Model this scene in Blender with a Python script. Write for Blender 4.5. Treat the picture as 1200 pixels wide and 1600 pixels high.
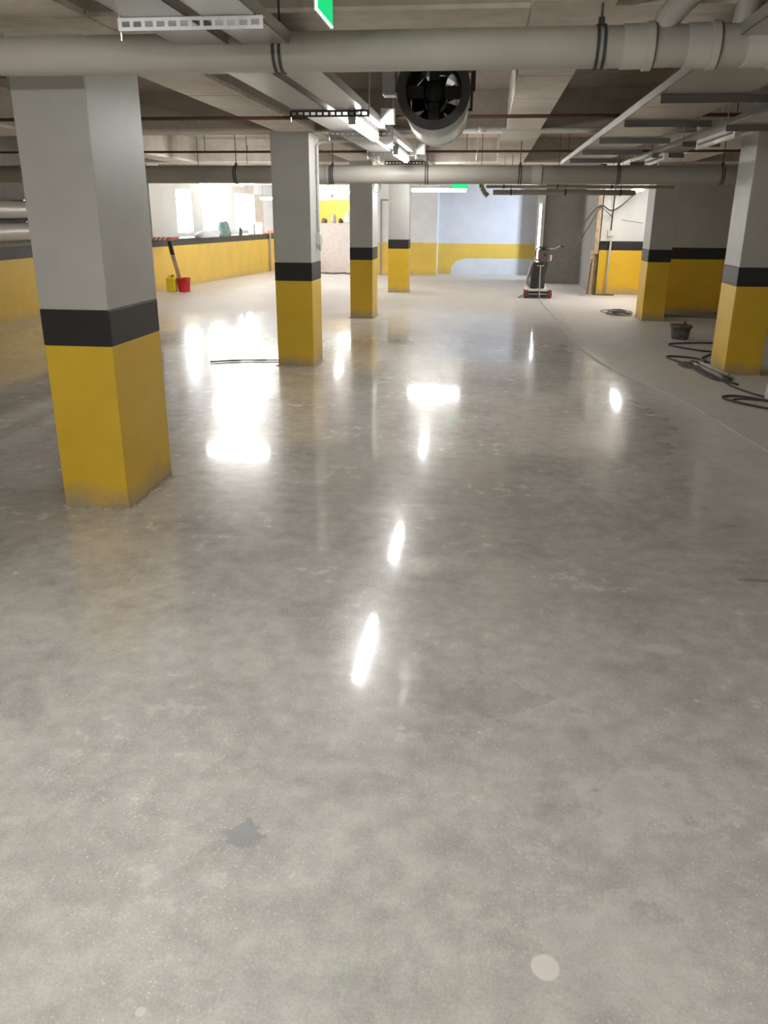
import bpy, bmesh, math, random
from mathutils import Vector, Matrix
random.seed(7)
PI = math.pi
S = bpy.context.scene
COL = S.collection
for o in list(bpy.data.objects): bpy.data.objects.remove(o)

# ---------------- camera, world, exposure ----------------
cam_d = bpy.data.cameras.new('camera'); cam = bpy.data.objects.new('camera', cam_d); COL.objects.link(cam)
rt = Vector((0.99280554, 0.11957846, 0.00617608))
up = Vector((-0.04660824, 0.3384255, 0.9398382))
bk = Vector((0.11029426, -0.93336444, 0.34156406))
M = Matrix((rt, up, bk)).transposed().to_4x4(); M.translation = Vector((0, 0, 1.6))
cam.matrix_world = M
cam_d.sensor_fit = 'VERTICAL'; cam_d.sensor_height = 32.0; cam_d.lens = 1272.0/1600.0*32.0
cam_d.clip_start = 0.02; cam_d.clip_end = 200
S.camera = cam
w = bpy.data.worlds.new('world'); S.world = w; w.use_nodes = True
w.node_tree.nodes['Background'].inputs[0].default_value = (0.75, 0.85, 1, 1)
w.node_tree.nodes['Background'].inputs[1].default_value = 1.0
S.view_settings.view_transform = 'Standard'; S.view_settings.look = 'None'
S.view_settings.gamma = 1; S.view_settings.use_curve_mapping = False
S.view_settings.exposure = 0.78
TUBE = 36.0          # strength of a burning fluorescent tube
PANE = 12.0          # strength of the daylight panes

# daylight that comes down the ramp at the far right and lights the end wall
def area(name, loc, target, sx, sy, power, color, spread=PI):
    l = bpy.data.lights.new(name, 'AREA'); l.shape = 'RECTANGLE'; l.size = sx; l.size_y = sy; l.energy = power; l.color = color; l.spread = spread
    o = bpy.data.objects.new(name, l); COL.objects.link(o); o.location = loc
    o.rotation_euler = (Vector(target)-Vector(loc)).to_track_quat('-Z', 'Y').to_euler(); return o
area('ramp_daylight', (2.9, 22.75, 1.7), (-0.5, 25.2, 1.2), 0.3, 0.8, 23, (0.72, 0.83, 1), 1.5)

# ---------------- material helpers ----------------
class NT:
    def __init__(s, name):
        s.m = bpy.data.materials.new(name); s.m.use_nodes = True; s.t = s.m.node_tree
        s.b = s.t.nodes['Principled BSDF']; s.out = s.t.nodes['Material Output']
        s.tc = s.t.nodes.new('ShaderNodeTexCoord')
    def n(s, k, **kw):
        x = s.t.nodes.new('ShaderNode'+k)
        for a, v in kw.items(): setattr(x, a, v)
        return x
    def l(s, a, b): s.t.links.new(a, b)
    def noise(s, scale, detail=4, rough=.55, vec=None, dist=0):
        x = s.n('TexNoise'); x.inputs['Scale'].default_value = scale; x.inputs['Detail'].default_value = detail
        x.inputs['Roughness'].default_value = rough; x.inputs['Distortion'].default_value = dist
        s.l(vec or s.tc.outputs['Object'], x.inputs['Vector']); return x.outputs['Fac']
    def ramp(s, fac, stops):
        r = s.n('ValToRGB'); s.l(fac, r.inputs[0]); e = r.color_ramp.elements
        while len(e) < len(stops): e.new(0.5)
        for q, (p, c) in zip(e, stops):
            q.position = p; q.color = (c if isinstance(c, tuple) else (c, c, c)) + (1,)
        return r.outputs[0]
    def mix(s, f, a, b, mode='MIX'):
        x = s.n('Mix', data_type='RGBA', blend_type=mode)
        for i, v in ((0, f), (6, a), (7, b)):
            if hasattr(v, 'links') or hasattr(v, 'is_linked'): s.l(v, x.inputs[i])
            elif i == 0: x.inputs[0].default_value = v
            else: x.inputs[i].default_value = tuple(v)+(1,)
        return x.outputs[2]
    def math(s, op, a, b=None, c=None):
        x = s.n('Math', operation=op)
        for i, v in enumerate((a, b, c)):
            if v is None: continue
            if hasattr(v, 'is_linked'): s.l(v, x.inputs[i])
            else: x.inputs[i].default_value = v
        return x.outputs[0]
    def bump(s, h, strength=.3, dist=.01):
        x = s.n('Bump'); x.inputs['Strength'].default_value = strength; x.inputs['Distance'].default_value = dist
        s.l(h, x.inputs['Height']); s.l(x.outputs[0], s.b.inputs['Normal']); return x

def plain(name, col, rough=.5, metal=0, var=.12, scale=6, bump=.0, spec=None):
    t = NT(name)
    f = t.noise(scale, 5, .6)
    a = tuple(max(0, c*(1-var)) for c in col); b = tuple(min(1, c*(1+var)) for c in col)
    t.l(t.ramp(f, [(.3, a), (.7, b)]), t.b.inputs['Base Color'])
    t.b.inputs['Roughness'].default_value = rough; t.b.inputs['Metallic'].default_value = metal
    if spec is not None: t.b.inputs['Specular IOR Level'].default_value = spec
    if bump: t.bump(t.noise(scale*8, 4), bump)
    return t.m

def emit(name, col, strength):
    t = NT(name); t.b.inputs['Base Color'].default_value = col+(1,)
    t.b.inputs['Emission Color'].default_value = col+(1,); t.b.inputs['Emission Strength'].default_value = strength
    return t.m

def paint(name, col, rough=.45, dirt=.0):
    """trowelled wall paint: faint mottling, small pinholes, light relief; dust climbing from the floor for the yellow"""
    t = NT(name)
    f = t.noise(2.5, 5, .6)
    base = t.ramp(f, [(.3, tuple(c*.93 for c in col)), (.7, tuple(min(1, c*1.05) for c in col))])
    v = t.n('TexVoronoi'); v.inputs['Scale'].default_value = 14; t.l(t.tc.outputs['Object'], v.inputs['Vector'])
    hole = t.math('LESS_THAN', v.outputs['Distance'], .05)
    gate = t.math('GREATER_THAN', t.noise(3.1, 2), .58)
    hole = t.math('MULTIPLY', hole, gate)
    base = t.mix(t.math('MULTIPLY', hole, .35), base, tuple(c*.35 for c in col))
    if dirt:
        sp = t.n('SeparateXYZ'); g = t.n('NewGeometry'); t.l(g.outputs['Position'], sp.inputs[0])
        z = t.math('ADD', sp.outputs[2], t.math('MULTIPLY', t.math('SUBTRACT', t.noise(5, 4), .5), .22))
        mr = t.n('MapRange'); mr.inputs[1].default_value = 0; mr.inputs[2].default_value = .16; mr.inputs[3].default_value = dirt; mr.inputs[4].default_value = 0
        t.l(z, mr.inputs[0]); base = t.mix(mr.outputs[0], base, (.42, .38, .3))
    t.l(base, t.b.inputs['Base Color']); t.b.inputs['Roughness'].default_value = rough
    t.bump(t.noise(22, 5, .6), .12)
    return t.m

def concrete(name, col, contrast=.3, rough=.85, board=True):
    t = NT(name)
    f = t.noise(1.3, 8, .62); g = t.noise(9, 6, .6)
    a = tuple(c*(1-contrast) for c in col); b = tuple(min(1, c*(1+contrast)) for c in col)
    c = t.ramp(f, [(.3, a), (.7, b)])
    c = t.mix(.35, c, t.ramp(g, [(.35, tuple(x*.75 for x in col)), (.65, tuple(min(1, x*1.2) for x in col))]))
    if board:   # grain of the formwork boards running across
        mp = t.n('Mapping'); mp.inputs['Scale'].default_value = (.6, 14, 14); t.l(t.tc.outputs['Object'], mp.inputs[0])
        k = t.noise(1.6, 5, .7, mp.outputs[0])
        c = t.mix(t.math('MULTIPLY', t.ramp(k, [(.56, 0), (.68, 1)]), .35), c, tuple(x*.42 for x in col))
    t.l(c, t.b.inputs['Base Color']); t.b.inputs['Roughness'].default_value = rough
    t.bump(g, .35)
    return t.m

def perforated(name, col, pitch=.018):
    t = NT(name); sp = t.n('SeparateXYZ'); t.l(t.tc.outputs['Object'], sp.inputs[0])
    k = 2*PI/pitch
    sx = t.math('SINE', t.math('MULTIPLY', sp.outputs[0], k)); sy = t.math('SINE', t.math('MULTIPLY', sp.outputs[1], k))
    h = t.math('GREATER_THAN', t.math('MULTIPLY', sx, sy), .35)
    base = t.ramp(t.noise(2, 4), [(.3, tuple(c*.85 for c in col)), (.7, col)])
    t.l(t.mix(h, base, tuple(c*.22 for c in col)), t.b.inputs['Base Color'])
    t.l(t.math('SUBTRACT', .8, t.math('MULTIPLY', h, .8)), t.b.inputs['Metallic'])
    t.b.inputs['Roughness'].default_value = .38
    t.bump(t.math('SUBTRACT', 1, h), .3, .003)
    return t.m

def floor_mat():
    t = NT('polished_concrete'); P = t.tc.outputs['Object']
    n1 = t.noise(.42, 6, .55, dist=.5); n2 = t.noise(2.3, 8, .62, dist=.6); n3 = t.noise(11, 7, .65); n4 = t.noise(60, 3, .6)
    c = t.ramp(n1, [(.34, (.42, .41, .385)), (.5, (.66, .645, .61)), (.66, (.86, .845, .805))])
    c = t.mix(.55, c, t.ramp(n2, [(.32, (.36, .35, .33)), (.48, (.66, .645, .61)), (.66, (.86, .845, .80))]))
    c = t.mix(.32, c, t.ramp(n3, [(.36, (.34, .33, .31)), (.66, (.92, .90, .85))]))
    c = t.mix(.16, c, t.ramp(t.noise(120, 3, .7), [(.35, (.25, .24, .22)), (.65, (1, .98, .93))]))
    # dark trowel scuffs
    mpk = t.n('Mapping'); mpk.inputs['Scale'].default_value = (.55, .35, 1); mpk.inputs['Rotation'].default_value = (0, 0, .5); t.l(P, mpk.inputs[0])
    sc = t.noise(4.5, 6, .7, mpk.outputs[0], dist=1.5)
    c = t.mix(t.math('MULTIPLY', t.ramp(sc, [(.58, 0), (.74, 1)]), .4), c, (.36, .35, .33))
    c = t.mix(t.math('MULTIPLY', t.ramp(sc, [(.30, 1), (.38, 0)]), .3), c, (.90, .88, .84))
    # pale exposed aggregate, clustered
    v = t.n('TexVoronoi'); v.inputs['Scale'].default_value = 110; v.inputs['Randomness'].default_value = 1; t.l(P, v.inputs['Vector'])
    rnd = t.n('SeparateColor'); t.l(v.outputs['Color'], rnd.inputs[0])
    agg = t.math('MULTIPLY', t.math('LESS_THAN', v.outputs['Distance'], t.math('MULTIPLY', rnd.outputs[1], .42)), t.math('GREATER_THAN', rnd.outputs[0], .66))
    clus = t.ramp(t.noise(1.7, 5, .65), [(.42, 0), (.56, 1)])
    agg = t.math('MULTIPLY', agg, clus)
    c = t.mix(t.math('MULTIPLY', agg, .55), c, (.98, .96, .9))
    v2 = t.n('TexVoronoi'); v2.inputs['Scale'].default_value = 6.5; t.l(P, v2.inputs['Vector'])
    r2 = t.n('SeparateColor'); t.l(v2.outputs['Color'], r2.inputs[0])
    blob = t.math('MULTIPLY', t.math('LESS_THAN', t.math('ADD', v2.outputs['Distance'], t.math('MULTIPLY', n3, .1)), .125), t.math('GREATER_THAN', r2.outputs[1], .7))
    c = t.mix(t.math('MULTIPLY', blob, .6), c, (.95, .9, .84))
    sp = t.n('SeparateXYZ'); t.l(P, sp.inputs[0]); X, Y = sp.outputs[0], sp.outputs[1]
    def spot(x, y, rx, ry, wob, ws=9):
        dx = t.math('DIVIDE', t.math('SUBTRACT', X, x), rx); dy = t.math('DIVIDE', t.math('SUBTRACT', Y, y), ry)
        d = t.math('SQRT', t.math('ADD', t.math('MULTIPLY', dx, dx), t.math('MULTIPLY', dy, dy)))
        d = t.math('ADD', d, t.math('MULTIPLY', t.math('SUBTRACT', t.noise(ws, 5, .7), .5), wob))
        mr = t.n('MapRange'); mr.inputs[1].default_value = .9; mr.inputs[2].default_value = 1.05; mr.inputs[3].default_value = 1; mr.inputs[4].default_value = 0
        t.l(d, mr.inputs[0]); return mr.outputs[0]
    # repairs that show in the floor: round pale plug, grey blue patch, small ones
    c = t.mix(t.math('MULTIPLY', spot(.208, 1.418, .033, .036, .3, 20), .95), c, (1, .95, .9))
    c = t.mix(t.math('MULTIPLY', spot(-.591, 1.747, .05, .045, 3.2, 16), .6), c, (.36, .39, .42))
    c = t.mix(t.math('MULTIPLY', spot(.761, 2.945, .08, .04, 1.2, 9), .5), c, (.85, .82, .76))
    c = t.mix(t.math('MULTIPLY', spot(1.326, 3.674, .09, .02, 1.2, 9), .6), c, (.28, .27, .26))
    c = t.mix(t.math('MULTIPLY', spot(.38, 1.5, .2, .16, 4.6, 7), .22), c, (.92, .9, .85))
    c = t.mix(t.math('MULTIPLY', spot(.52, 2.03, .2, .14, 5, 8), .3), c, (.9, .88, .83))
    c = t.mix(t.math('MULTIPLY', spot(.1, 2.5, .22, .1, 5, 8), .3), c, (.36, .35, .33))
    # dusty unpolished strip on the right: to the right of a wandering border
    fc = t.n('FloatCurve'); t.l(t.math('DIVIDE', Y, 25), fc.inputs['Value'])
    cv = fc.mapping.curves[0]
    pts = [(0, 1.9), (3.6, 1.75), (4.15, 1.52), (6, 1.58), (7.2, 1.66), (8.3, 1.5), (10.8, 1.26), (17, 1.12), (25, .6)]
    cv.points[0].location = (0, pts[0][1]/5); cv.points[1].location = (1, pts[-1][1]/5)
    for y, x in pts[1:-1]: cv.points.new(y/25, x/5)
    fc.mapping.update()
    d = t.math('SUBTRACT', X, t.math('MULTIPLY', fc.outputs[0], 5))
    d = t.math('ADD', d, t.math('MULTIPLY', t.math('SUBTRACT', t.noise(2.2, 6, .6), .5), .7))
    mr = t.n('MapRange'); mr.inputs[1].default_value = -.22; mr.inputs[2].default_value = .22; t.l(d, mr.inputs[0]); dusty = mr.outputs[0]
    c = t.mix(t.math('MULTIPLY', dusty, .6), c, (.80, .765, .73))
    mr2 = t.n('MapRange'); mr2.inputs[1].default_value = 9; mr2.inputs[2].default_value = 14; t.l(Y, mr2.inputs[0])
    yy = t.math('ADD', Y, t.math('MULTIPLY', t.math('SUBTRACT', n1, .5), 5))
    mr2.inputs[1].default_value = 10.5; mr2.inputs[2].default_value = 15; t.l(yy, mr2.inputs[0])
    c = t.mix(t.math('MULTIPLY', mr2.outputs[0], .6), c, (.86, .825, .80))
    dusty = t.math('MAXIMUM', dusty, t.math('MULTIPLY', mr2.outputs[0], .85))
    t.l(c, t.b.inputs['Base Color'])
    # gloss: polished but cloudy
    r = t.ramp(t.noise(1.6, 6, .6), [(.3, .17), (.7, .27)])
    r = t.mix(.2, r, t.ramp(n3, [(.3, .1), (.7, .5)]))
    r = t.mix(dusty, r, (.6, .6, .6))
    t.l(r, t.b.inputs['Roughness']); t.b.inputs['IOR'].default_value = 1.5
    t.l(t.math('MULTIPLY', t.math('SUBTRACT', 1, dusty), .75), t.b.inputs['Coat Weight']); t.b.inputs['Coat Roughness'].default_value = .06; t.b.inputs['Coat IOR'].default_value = 1.5
    h = t.math('ADD', t.math('MULTIPLY', n2, 1.0), t.math('MULTIPLY', n3, .22))
    h = t.math('ADD', h, t.math('MULTIPLY', n4, .02))
    t.bump(h, .06, .02)
    return t.m

MAT = {}
MAT['floor'] = floor_mat()
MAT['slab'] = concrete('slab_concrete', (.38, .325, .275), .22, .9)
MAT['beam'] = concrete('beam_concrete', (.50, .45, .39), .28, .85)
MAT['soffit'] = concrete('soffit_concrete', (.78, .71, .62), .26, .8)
MAT['grey'] = paint('pale_grey_paint', (.56, .565, .545))
MAT['white'] = paint('white_wall_paint', (.78, .78, .77), .6)
MAT['bluewhite'] = paint('cool_white_paint', (.72, .74, .78), .6)
MAT['raw'] = concrete('raw_plaster', (.33, .32, .30), .12, .9, False)
MAT['pink'] = concrete('pale_render', (.72, .64, .60), .08, .8, False)
MAT['yellow'] = paint('yellow_paint', (.88, .575, .045), .42, .75)
MAT['wyellow'] = paint('wall_yellow_paint', (.82, .56, .10), .5, .4)
MAT['black'] = paint('black_band_paint', (.028, .027, .028), .45)
MAT['pipe'] = plain('grey_plastic_pipe', (.52, .50, .45), .38, 0, .06, 3)
MAT['pipe_dark'] = plain('gasket', (.10, .09, .085), .6)
MAT['chalk'] = plain('mortar_crumbs', (.62, .58, .5), .9, 0, .2, 20, .5)
MAT['galv'] = plain('galvanised_steel', (.62, .64, .65), .36, .75, .1, 5)
MAT['tray'] = perforated('perforated_steel', (.66, .66, .64))
MAT['darksteel'] = plain('dark_steel', (.07, .07, .07), .5, .4)
MAT['fan_black'] = plain('fan_black', (.022, .021, .022), .55)
MAT['fan_ring'] = plain('fan_ring', (.075, .072, .07), .5, .2)
MAT['strutshade'] = plain('shaded_steel', (.20, .20, .19), .5, .3)  # darkened to stand for the shadows cast at the right tray struts
MAT['rust'] = plain('red_oxide_pipe', (.135, .06, .045), .6)
MAT['tube'] = emit('burning_tube', (1, .985, .95), TUBE)
MAT['dead'] = plain('unlit_tube', (.75, .75, .72), .2)
MAT['lampbody'] = plain('lamp_housing', (.7, .7, .68), .4)
MAT['pane'] = emit('daylight_pane', (.95, .98, 1), PANE)
MAT['green'] = emit('green_exit_panel', (.0, .50, .15), .8)
MAT['edge'] = emit('lit_edge', (.45, 1, .75), 1.3)
MAT['red'] = plain('red_plastic', (.70, .02, .035), .4)
MAT['canister'] = plain('yellow_plastic', (.88, .72, .03), .4)
MAT['rubber'] = plain('black_rubber', (.045, .043, .042), .75, 0, .3, 15, .4)
MAT['dusty'] = plain('dusty_rubber', (.16, .155, .14), .9, 0, .5, 14, .5)
MAT['cable'] = plain('dark_cable', (.07, .06, .058), .6)
MAT['palecable'] = plain('pale_cable', (.55, .53, .49), .6)
MAT['wood'] = plain('rough_timber', (.50, .39, .25), .8, 0, .3, 10, .3)
MAT['darkwood'] = plain('stained_timber', (.17, .12, .07), .8, 0, .4, 9, .3)
MAT['wheel'] = plain('dark_red_wheel', (.20, .045, .045), .6)
MAT['box_brown'] = plain('brown_grey_cover', (.16, .115, .105), .6, 0, .3, 20)
MAT['plastic'] = plain('white_plastic', (.8, .8, .78), .4)
MAT['foil'] = plain('aluminium_foil', (.7, .68, .62), .3, .7, .2, 30, .6)
MAT['sack'] = plain('white_sack', (.72, .72, .74), .6, 0, .1, 8, .5)
MAT['ink'] = plain('blue_print', (.05, .07, .14), .6)
MAT['teal'] = plain('teal_bag', (.20, .33, .30), .6, 0, .5, 25, .5)
MAT['card'] = plain('grey_box', (.5, .5, .48), .7)
MAT['orange'] = plain('red_orange_board', (.55, .14, .08), .6)
MAT['lid'] = plain('cap_black', (.05, .05, .05), .5)

# ---------------- mesh helpers ----------------
def link(name, bm, mat, parent=None, smooth=False, bevel=0, **kw):
    me = bpy.data.meshes.new(name)
    bmesh.ops.recalc_face_normals(bm, faces=bm.faces)
    bm.to_mesh(me); bm.free()
    mats = mat if isinstance(mat, (list, tuple)) else [mat]
    for m in mats: me.materials.append(MAT[m] if isinstance(m, str) else m)
    if smooth:
        for p in me.polygons: p.use_smooth = True
    o = bpy.data.objects.new(name, me); COL.objects.link(o)
    if parent: o.parent = parent
    if bevel:
        b = o.modifiers.new('bevel', 'BEVEL'); b.width = bevel; b.segments = 2; b.limit_method = 'ANGLE'
    for k, v in kw.items(): o[k] = v
    return o
def thing(name, label, cat, group=None, loc=(0, 0, 0), rz=0):
    o = bpy.data.objects.new(name, None); COL.objects.link(o); o.location = loc; o.rotation_euler.z = rz
    o.empty_display_size = .1; o['label'] = label; o['category'] = cat
    if group: o['group'] = group
    return o
def tag(o, label, cat, group=None):
    o['label'] = label; o['category'] = cat
    if group: o['group'] = group
    return o
def box(bm, x0, x1, y0, y1, z0, z1, mi=0):
    v = [bm.verts.new(p) for p in ((x0,y0,z0),(x1,y0,z0),(x1,y1,z0),(x0,y1,z0),(x0,y0,z1),(x1,y0,z1),(x1,y1,z1),(x0,y1,z1))]
    for q in ((3,2,1,0),(4,5,6,7),(0,1,5,4),(1,2,6,5),(2,3,7,6),(3,0,4,7)):
        f = bm.faces.new([v[i] for i in q]); f.material_index = mi
    return bm
def B(*a):
    bm = bmesh.new(); box(bm, *a); return bm
def prism(bm, poly, axis, a, b):
    """extrude a 2-D outline; axis 'x' (outline y,z), 'y' (x,z) or 'z' (x,y)"""
    def p(u, v, w): return {'x': (w, u, v), 'y': (u, w, v), 'z': (u, v, w)}[axis]
    A = [bm.verts.new(p(u, v, a)) for u, v in poly]; C = [bm.verts.new(p(u, v, b)) for u, v in poly]
    n = len(poly); bm.faces.new(A); bm.faces.new(C[::-1])
    for i in range(n): bm.faces.new((A[i], A[(i+1)%n], C[(i+1)%n], C[i]))
    return bm
def tube(bm, pts, r, n=10, cap=True):
    pts = [Vector(p) for p in pts]; rings = []
    rr = r if isinstance(r, (list, tuple)) else [r]*len(pts)
    t0 = (pts[1]-pts[0]).normalized(); ref = Vector((0, 0, 1)) if abs(t0.z) < .9 else Vector((1, 0, 0))
    u = t0.cross(ref).normalized()
    for i, p in enumerate(pts):
        t = (pts[min(i+1, len(pts)-1)]-pts[max(i-1, 0)]).normalized()
        u = (u - t*u.dot(t)).normalized(); v = t.cross(u)
        rings.append([bm.verts.new(p + (u*math.cos(a)+v*math.sin(a))*rr[i]) for a in [2*PI*k/n for k in range(n)]])
    for a, b in zip(rings, rings[1:]):
        for k in range(n): bm.faces.new((a[k], a[(k+1)%n], b[(k+1)%n], b[k]))
    if cap: bm.faces.new(rings[0][::-1]); bm.faces.new(rings[-1])
    return bm
def T(pts, r, n=10, cap=True): return tube(bmesh.new(), pts, r, n, cap)
def spline(pts, k=8):
    P = [Vector(p) for p in pts]; P = [P[0]*2-P[1]] + P + [P[-1]*2-P[-2]]; out = []
    for i in range(1, len(P)-2):
        for j in range(k):
            t = j/k; a, b, c, d = P[i-1], P[i], P[i+1], P[i+2]
            out.append(.5*((2*b)+(c-a)*t+(2*a-5*b+4*c-d)*t*t+(3*b-a-3*c+d)*t**3))
    out.append(P[-2]); return out
def ring(bm, c, axis, r0, r1, a, b, n=32):
    """hollow cylinder from a to b along axis 'x' or 'y'"""
    def p(rad, ang, w):
        s, q = math.cos(ang)*rad, math.sin(ang)*rad
        return {'x': (w, c[0]+s, c[1]+q), 'y': (c[0]+s, w, c[1]+q), 'z': (c[0]+s, c[1]+q, w)}[axis]
    V = [[bm.verts.new(p(rad, 2*PI*k/n, w)) for k in range(n)] for rad, w in ((r0, a), (r1, a), (r1, b), (r0, b))]
    for i in range(4):
        A, Bq = V[i], V[(i+1)%4]
        for k in range(n): bm.faces.new((A[k], A[(k+1)%n], Bq[(k+1)%n], Bq[k]))
    return bm
def lathe(bm, prof, c=(0, 0), n=24, z0=0):
    V = [[bm.verts.new((c[0]+r*math.cos(2*PI*k/n), c[1]+r*math.sin(2*PI*k/n), z0+z)) for k in range(n)] for r, z in prof]
    for a, b in zip(V, V[1:]):
        for k in range(n): bm.faces.new((a[k], a[(k+1)%n], b[(k+1)%n], b[k]))
    bm.faces.new(V[0][::-1]); bm.faces.new(V[-1])
    return bm
def structure(name, bm, mat, parent=None, **kw):
    o = link(name, bm, mat, parent, **kw)
    if not parent: o['kind'] = 'structure'
    return o

# ---------------- room shell ----------------
ZS, ZB = 2.78, 2.41            # slab and beam undersides
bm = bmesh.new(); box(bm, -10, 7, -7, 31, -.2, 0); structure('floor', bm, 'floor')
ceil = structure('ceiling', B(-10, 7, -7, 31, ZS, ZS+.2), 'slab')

def long_beam(x0, x1, y0, y1, joints):
    bmt = link('beam', B(x0, x1, y0, y1, ZB+.012, ZS+.02), 'beam', ceil)
    ys = [y0]+[j for j in joints if y0 < j < y1]+[y1]
    for k, (a, b) in enumerate(zip(ys, ys[1:])):
        e = random.uniform(-.004, .004)
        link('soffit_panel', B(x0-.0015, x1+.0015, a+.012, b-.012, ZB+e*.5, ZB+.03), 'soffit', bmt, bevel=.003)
js = [-4, -2.4, -.8, .9, 2.3, 3.9, 5.3, 6.35, 7.5, 9.0, 10.3, 11.7, 13, 14.3, 16, 17.6, 18.9, 20.4, 22, 23.6, 25]
long_beam(-2.2, -1.79, -6.9, 23.8, js)
long_beam(.14, .47, -6.9, 9.0, [j+.35 for j in js]); long_beam(.09, .5, 9.06, 14.28, js)
long_beam(2.6, 3.05, -6.9, 15.2, js)
long_beam(-5.25, -4.85, -6.9, 14.28, js)
for y0, y1 in ((-5.6, -5.2), (-.85, -.4), (3.95, 4.38), (9.0, 9.42), (14.3, 14.7), (19.35, 19.8), (24.2, 24.5)):
    b_ = link('beam', B(-9.5, 5.6, y0, y1, ZB+.02, ZS+.02), 'beam', ceil)
    xs = [-9.4, -7.6, -6.1, -4.9, -3.6, -2.2, -1, .14, 1.3, 2.6, 4, 5.5]
    for a, b in zip(xs, xs[1:]):
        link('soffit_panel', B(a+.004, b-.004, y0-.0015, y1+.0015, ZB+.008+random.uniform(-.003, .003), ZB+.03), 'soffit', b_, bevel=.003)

def wall_strips(name, poly2, th, strips, zt=ZS, parent=None, kw=None):
    """vertical wall between two plan points; strips = [(z0, z1, material)] each its own painted course, thickness th towards the left of a->b"""
    (ax, ay), (bx, by) = poly2
    d = Vector((bx-ax, by-ay)); nrm = Vector((-d.y, d.x)).normalized()*th
    root = None
    for i, (z0, z1, m, *nm) in enumerate(strips):
        bm = bmesh.new()
        prism(bm, [(ax, ay), (bx, by), (bx+nrm.x, by+nrm.y), (ax+nrm.x, ay+nrm.y)], 'z', z0, z1)
        if root is None: root = structure(name, bm, m)
        else: link(nm[0] if nm else 'painted_band', bm, m, root)
    return root
# strips: first is the main field
def std(top='white', y='wyellow', z1=.93, z2=1.12, zt=ZS):
    return [(z2, zt, top), (z1, z2, 'black', 'black_band'), (0, z1, y, 'yellow_dado')]
wl = wall_strips('wall_left', ((-7.32, -6.9), (-7.32, 17.3)), .3, std('raw'))
# the parapet with its ledge, and the set back wall above it with three daylight windows
z1, z2 = .93, 1.08
pr = structure('wall_left_parapet', prism(bmesh.new(), [(-7.28, 17.3), (-6.42, 26.6), (-7.6, 26.6), (-8.4, 17.3)], 'z', z1, z2), 'black')
link('yellow_dado', prism(bmesh.new(), [(-7.28, 17.3), (-6.42, 26.6), (-7.6, 26.6), (-8.4, 17.3)], 'z', 0, z1), 'wyellow', pr)
link('wall_end', B(-8.6, -7.32, 17.0, 17.3, 0, ZS), 'white', pr)
A_, B_ = Vector((-8.15, 17.3)), Vector((-7.3, 26.6))
dirv = (B_-A_).normalized()
def hit(px):   # plan position on the set back wall seen in this column of the photograph (used once, for the window spacing)
    # ray through (px, 340)
    d = rt*((px-600)/1272.0) - up*((340-800)/1272.0) - bk
    # solve A_ + s*dirv = t*d
    det = d.x*(-dirv.y) + dirv.x*d.y
    t = (A_.x*(-dirv.y) + dirv.x*A_.y)/det
    return (Vector((d.x*t, d.y*t))-A_).dot(dirv)
edges = [0]+[hit(p) for p in (277, 301, 317, 354, 368, 412)]+[(B_-A_).length]
def wpiece(s0, s1, z0, z1, nm, mat, parent, off=0, th=.12):
    nrm = Vector((-dirv.y, dirv.x))
    a = A_+dirv*s0+nrm*off; b = A_+dirv*s1+nrm*off
    return link(nm, prism(bmesh.new(), [tuple(a), tuple(b), tuple(b+nrm*th), tuple(a+nrm*th)], 'z', z0, z1), mat, parent)
wz0, wz1 = 1.16, 2.22
up_w = wpiece(0, edges[-1], wz1, ZS, 'wall_left_upper', 'white', None); up_w['kind'] = 'structure'
wpiece(0, edges[-1], z2, wz0, 'wall_course', 'white', up_w)
for i in (0, 2, 4, 6): wpiece(edges[i], edges[i+1], wz0, wz1, 'wall_pier', 'white', up_w)
for k, i in enumerate((1, 3, 5)):
    s0, s1 = edges[i], edges[i+1]
    wn = wpiece(s0, s1, wz0, wz1, 'window_%d' % (k+1), 'pane', None, .07, .02); wn['kind'] = 'structure'
    for a, b, c, d_ in ((s0, s0+.05, wz0, wz1), (s1-.05, s1, wz0, wz1), (s0+.05, s1-.05, wz0, wz0+.04), (s0+.05, s1-.05, wz1-.04, wz1)):
        wpiece(a, b, c, d_, 'window_frame', 'plastic', wn, .03, .04)
# far left corner: wall with the dado climbing along the ramp
wb = structure('wall_back_left', B(-8.6, -2.9, 28.2, 28.4, 0, ZS), 'white')
link('yellow_dado', prism(bmesh.new(), [(-7.6, 0), (-4.0, 0), (-2.9, 1.2), (-2.9, 2.2), (-5.5, 2.06), (-6.7, 1.25), (-7.6, .95)], 'y', 28.17, 28.2), 'wyellow', wb)
rp = structure('wall_ramp_parapet', B(-5.35, -3.2, 26, 26.25, 0, 1.36), 'pink')
link('coping', B(-5.38, -3.17, 25.97, 26.28, 1.36, 1.39), 'pink', rp)
structure('trim_1', B(-5.3, -3.3, 24.9, 25.0, 0, .05), 'pink')
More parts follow.
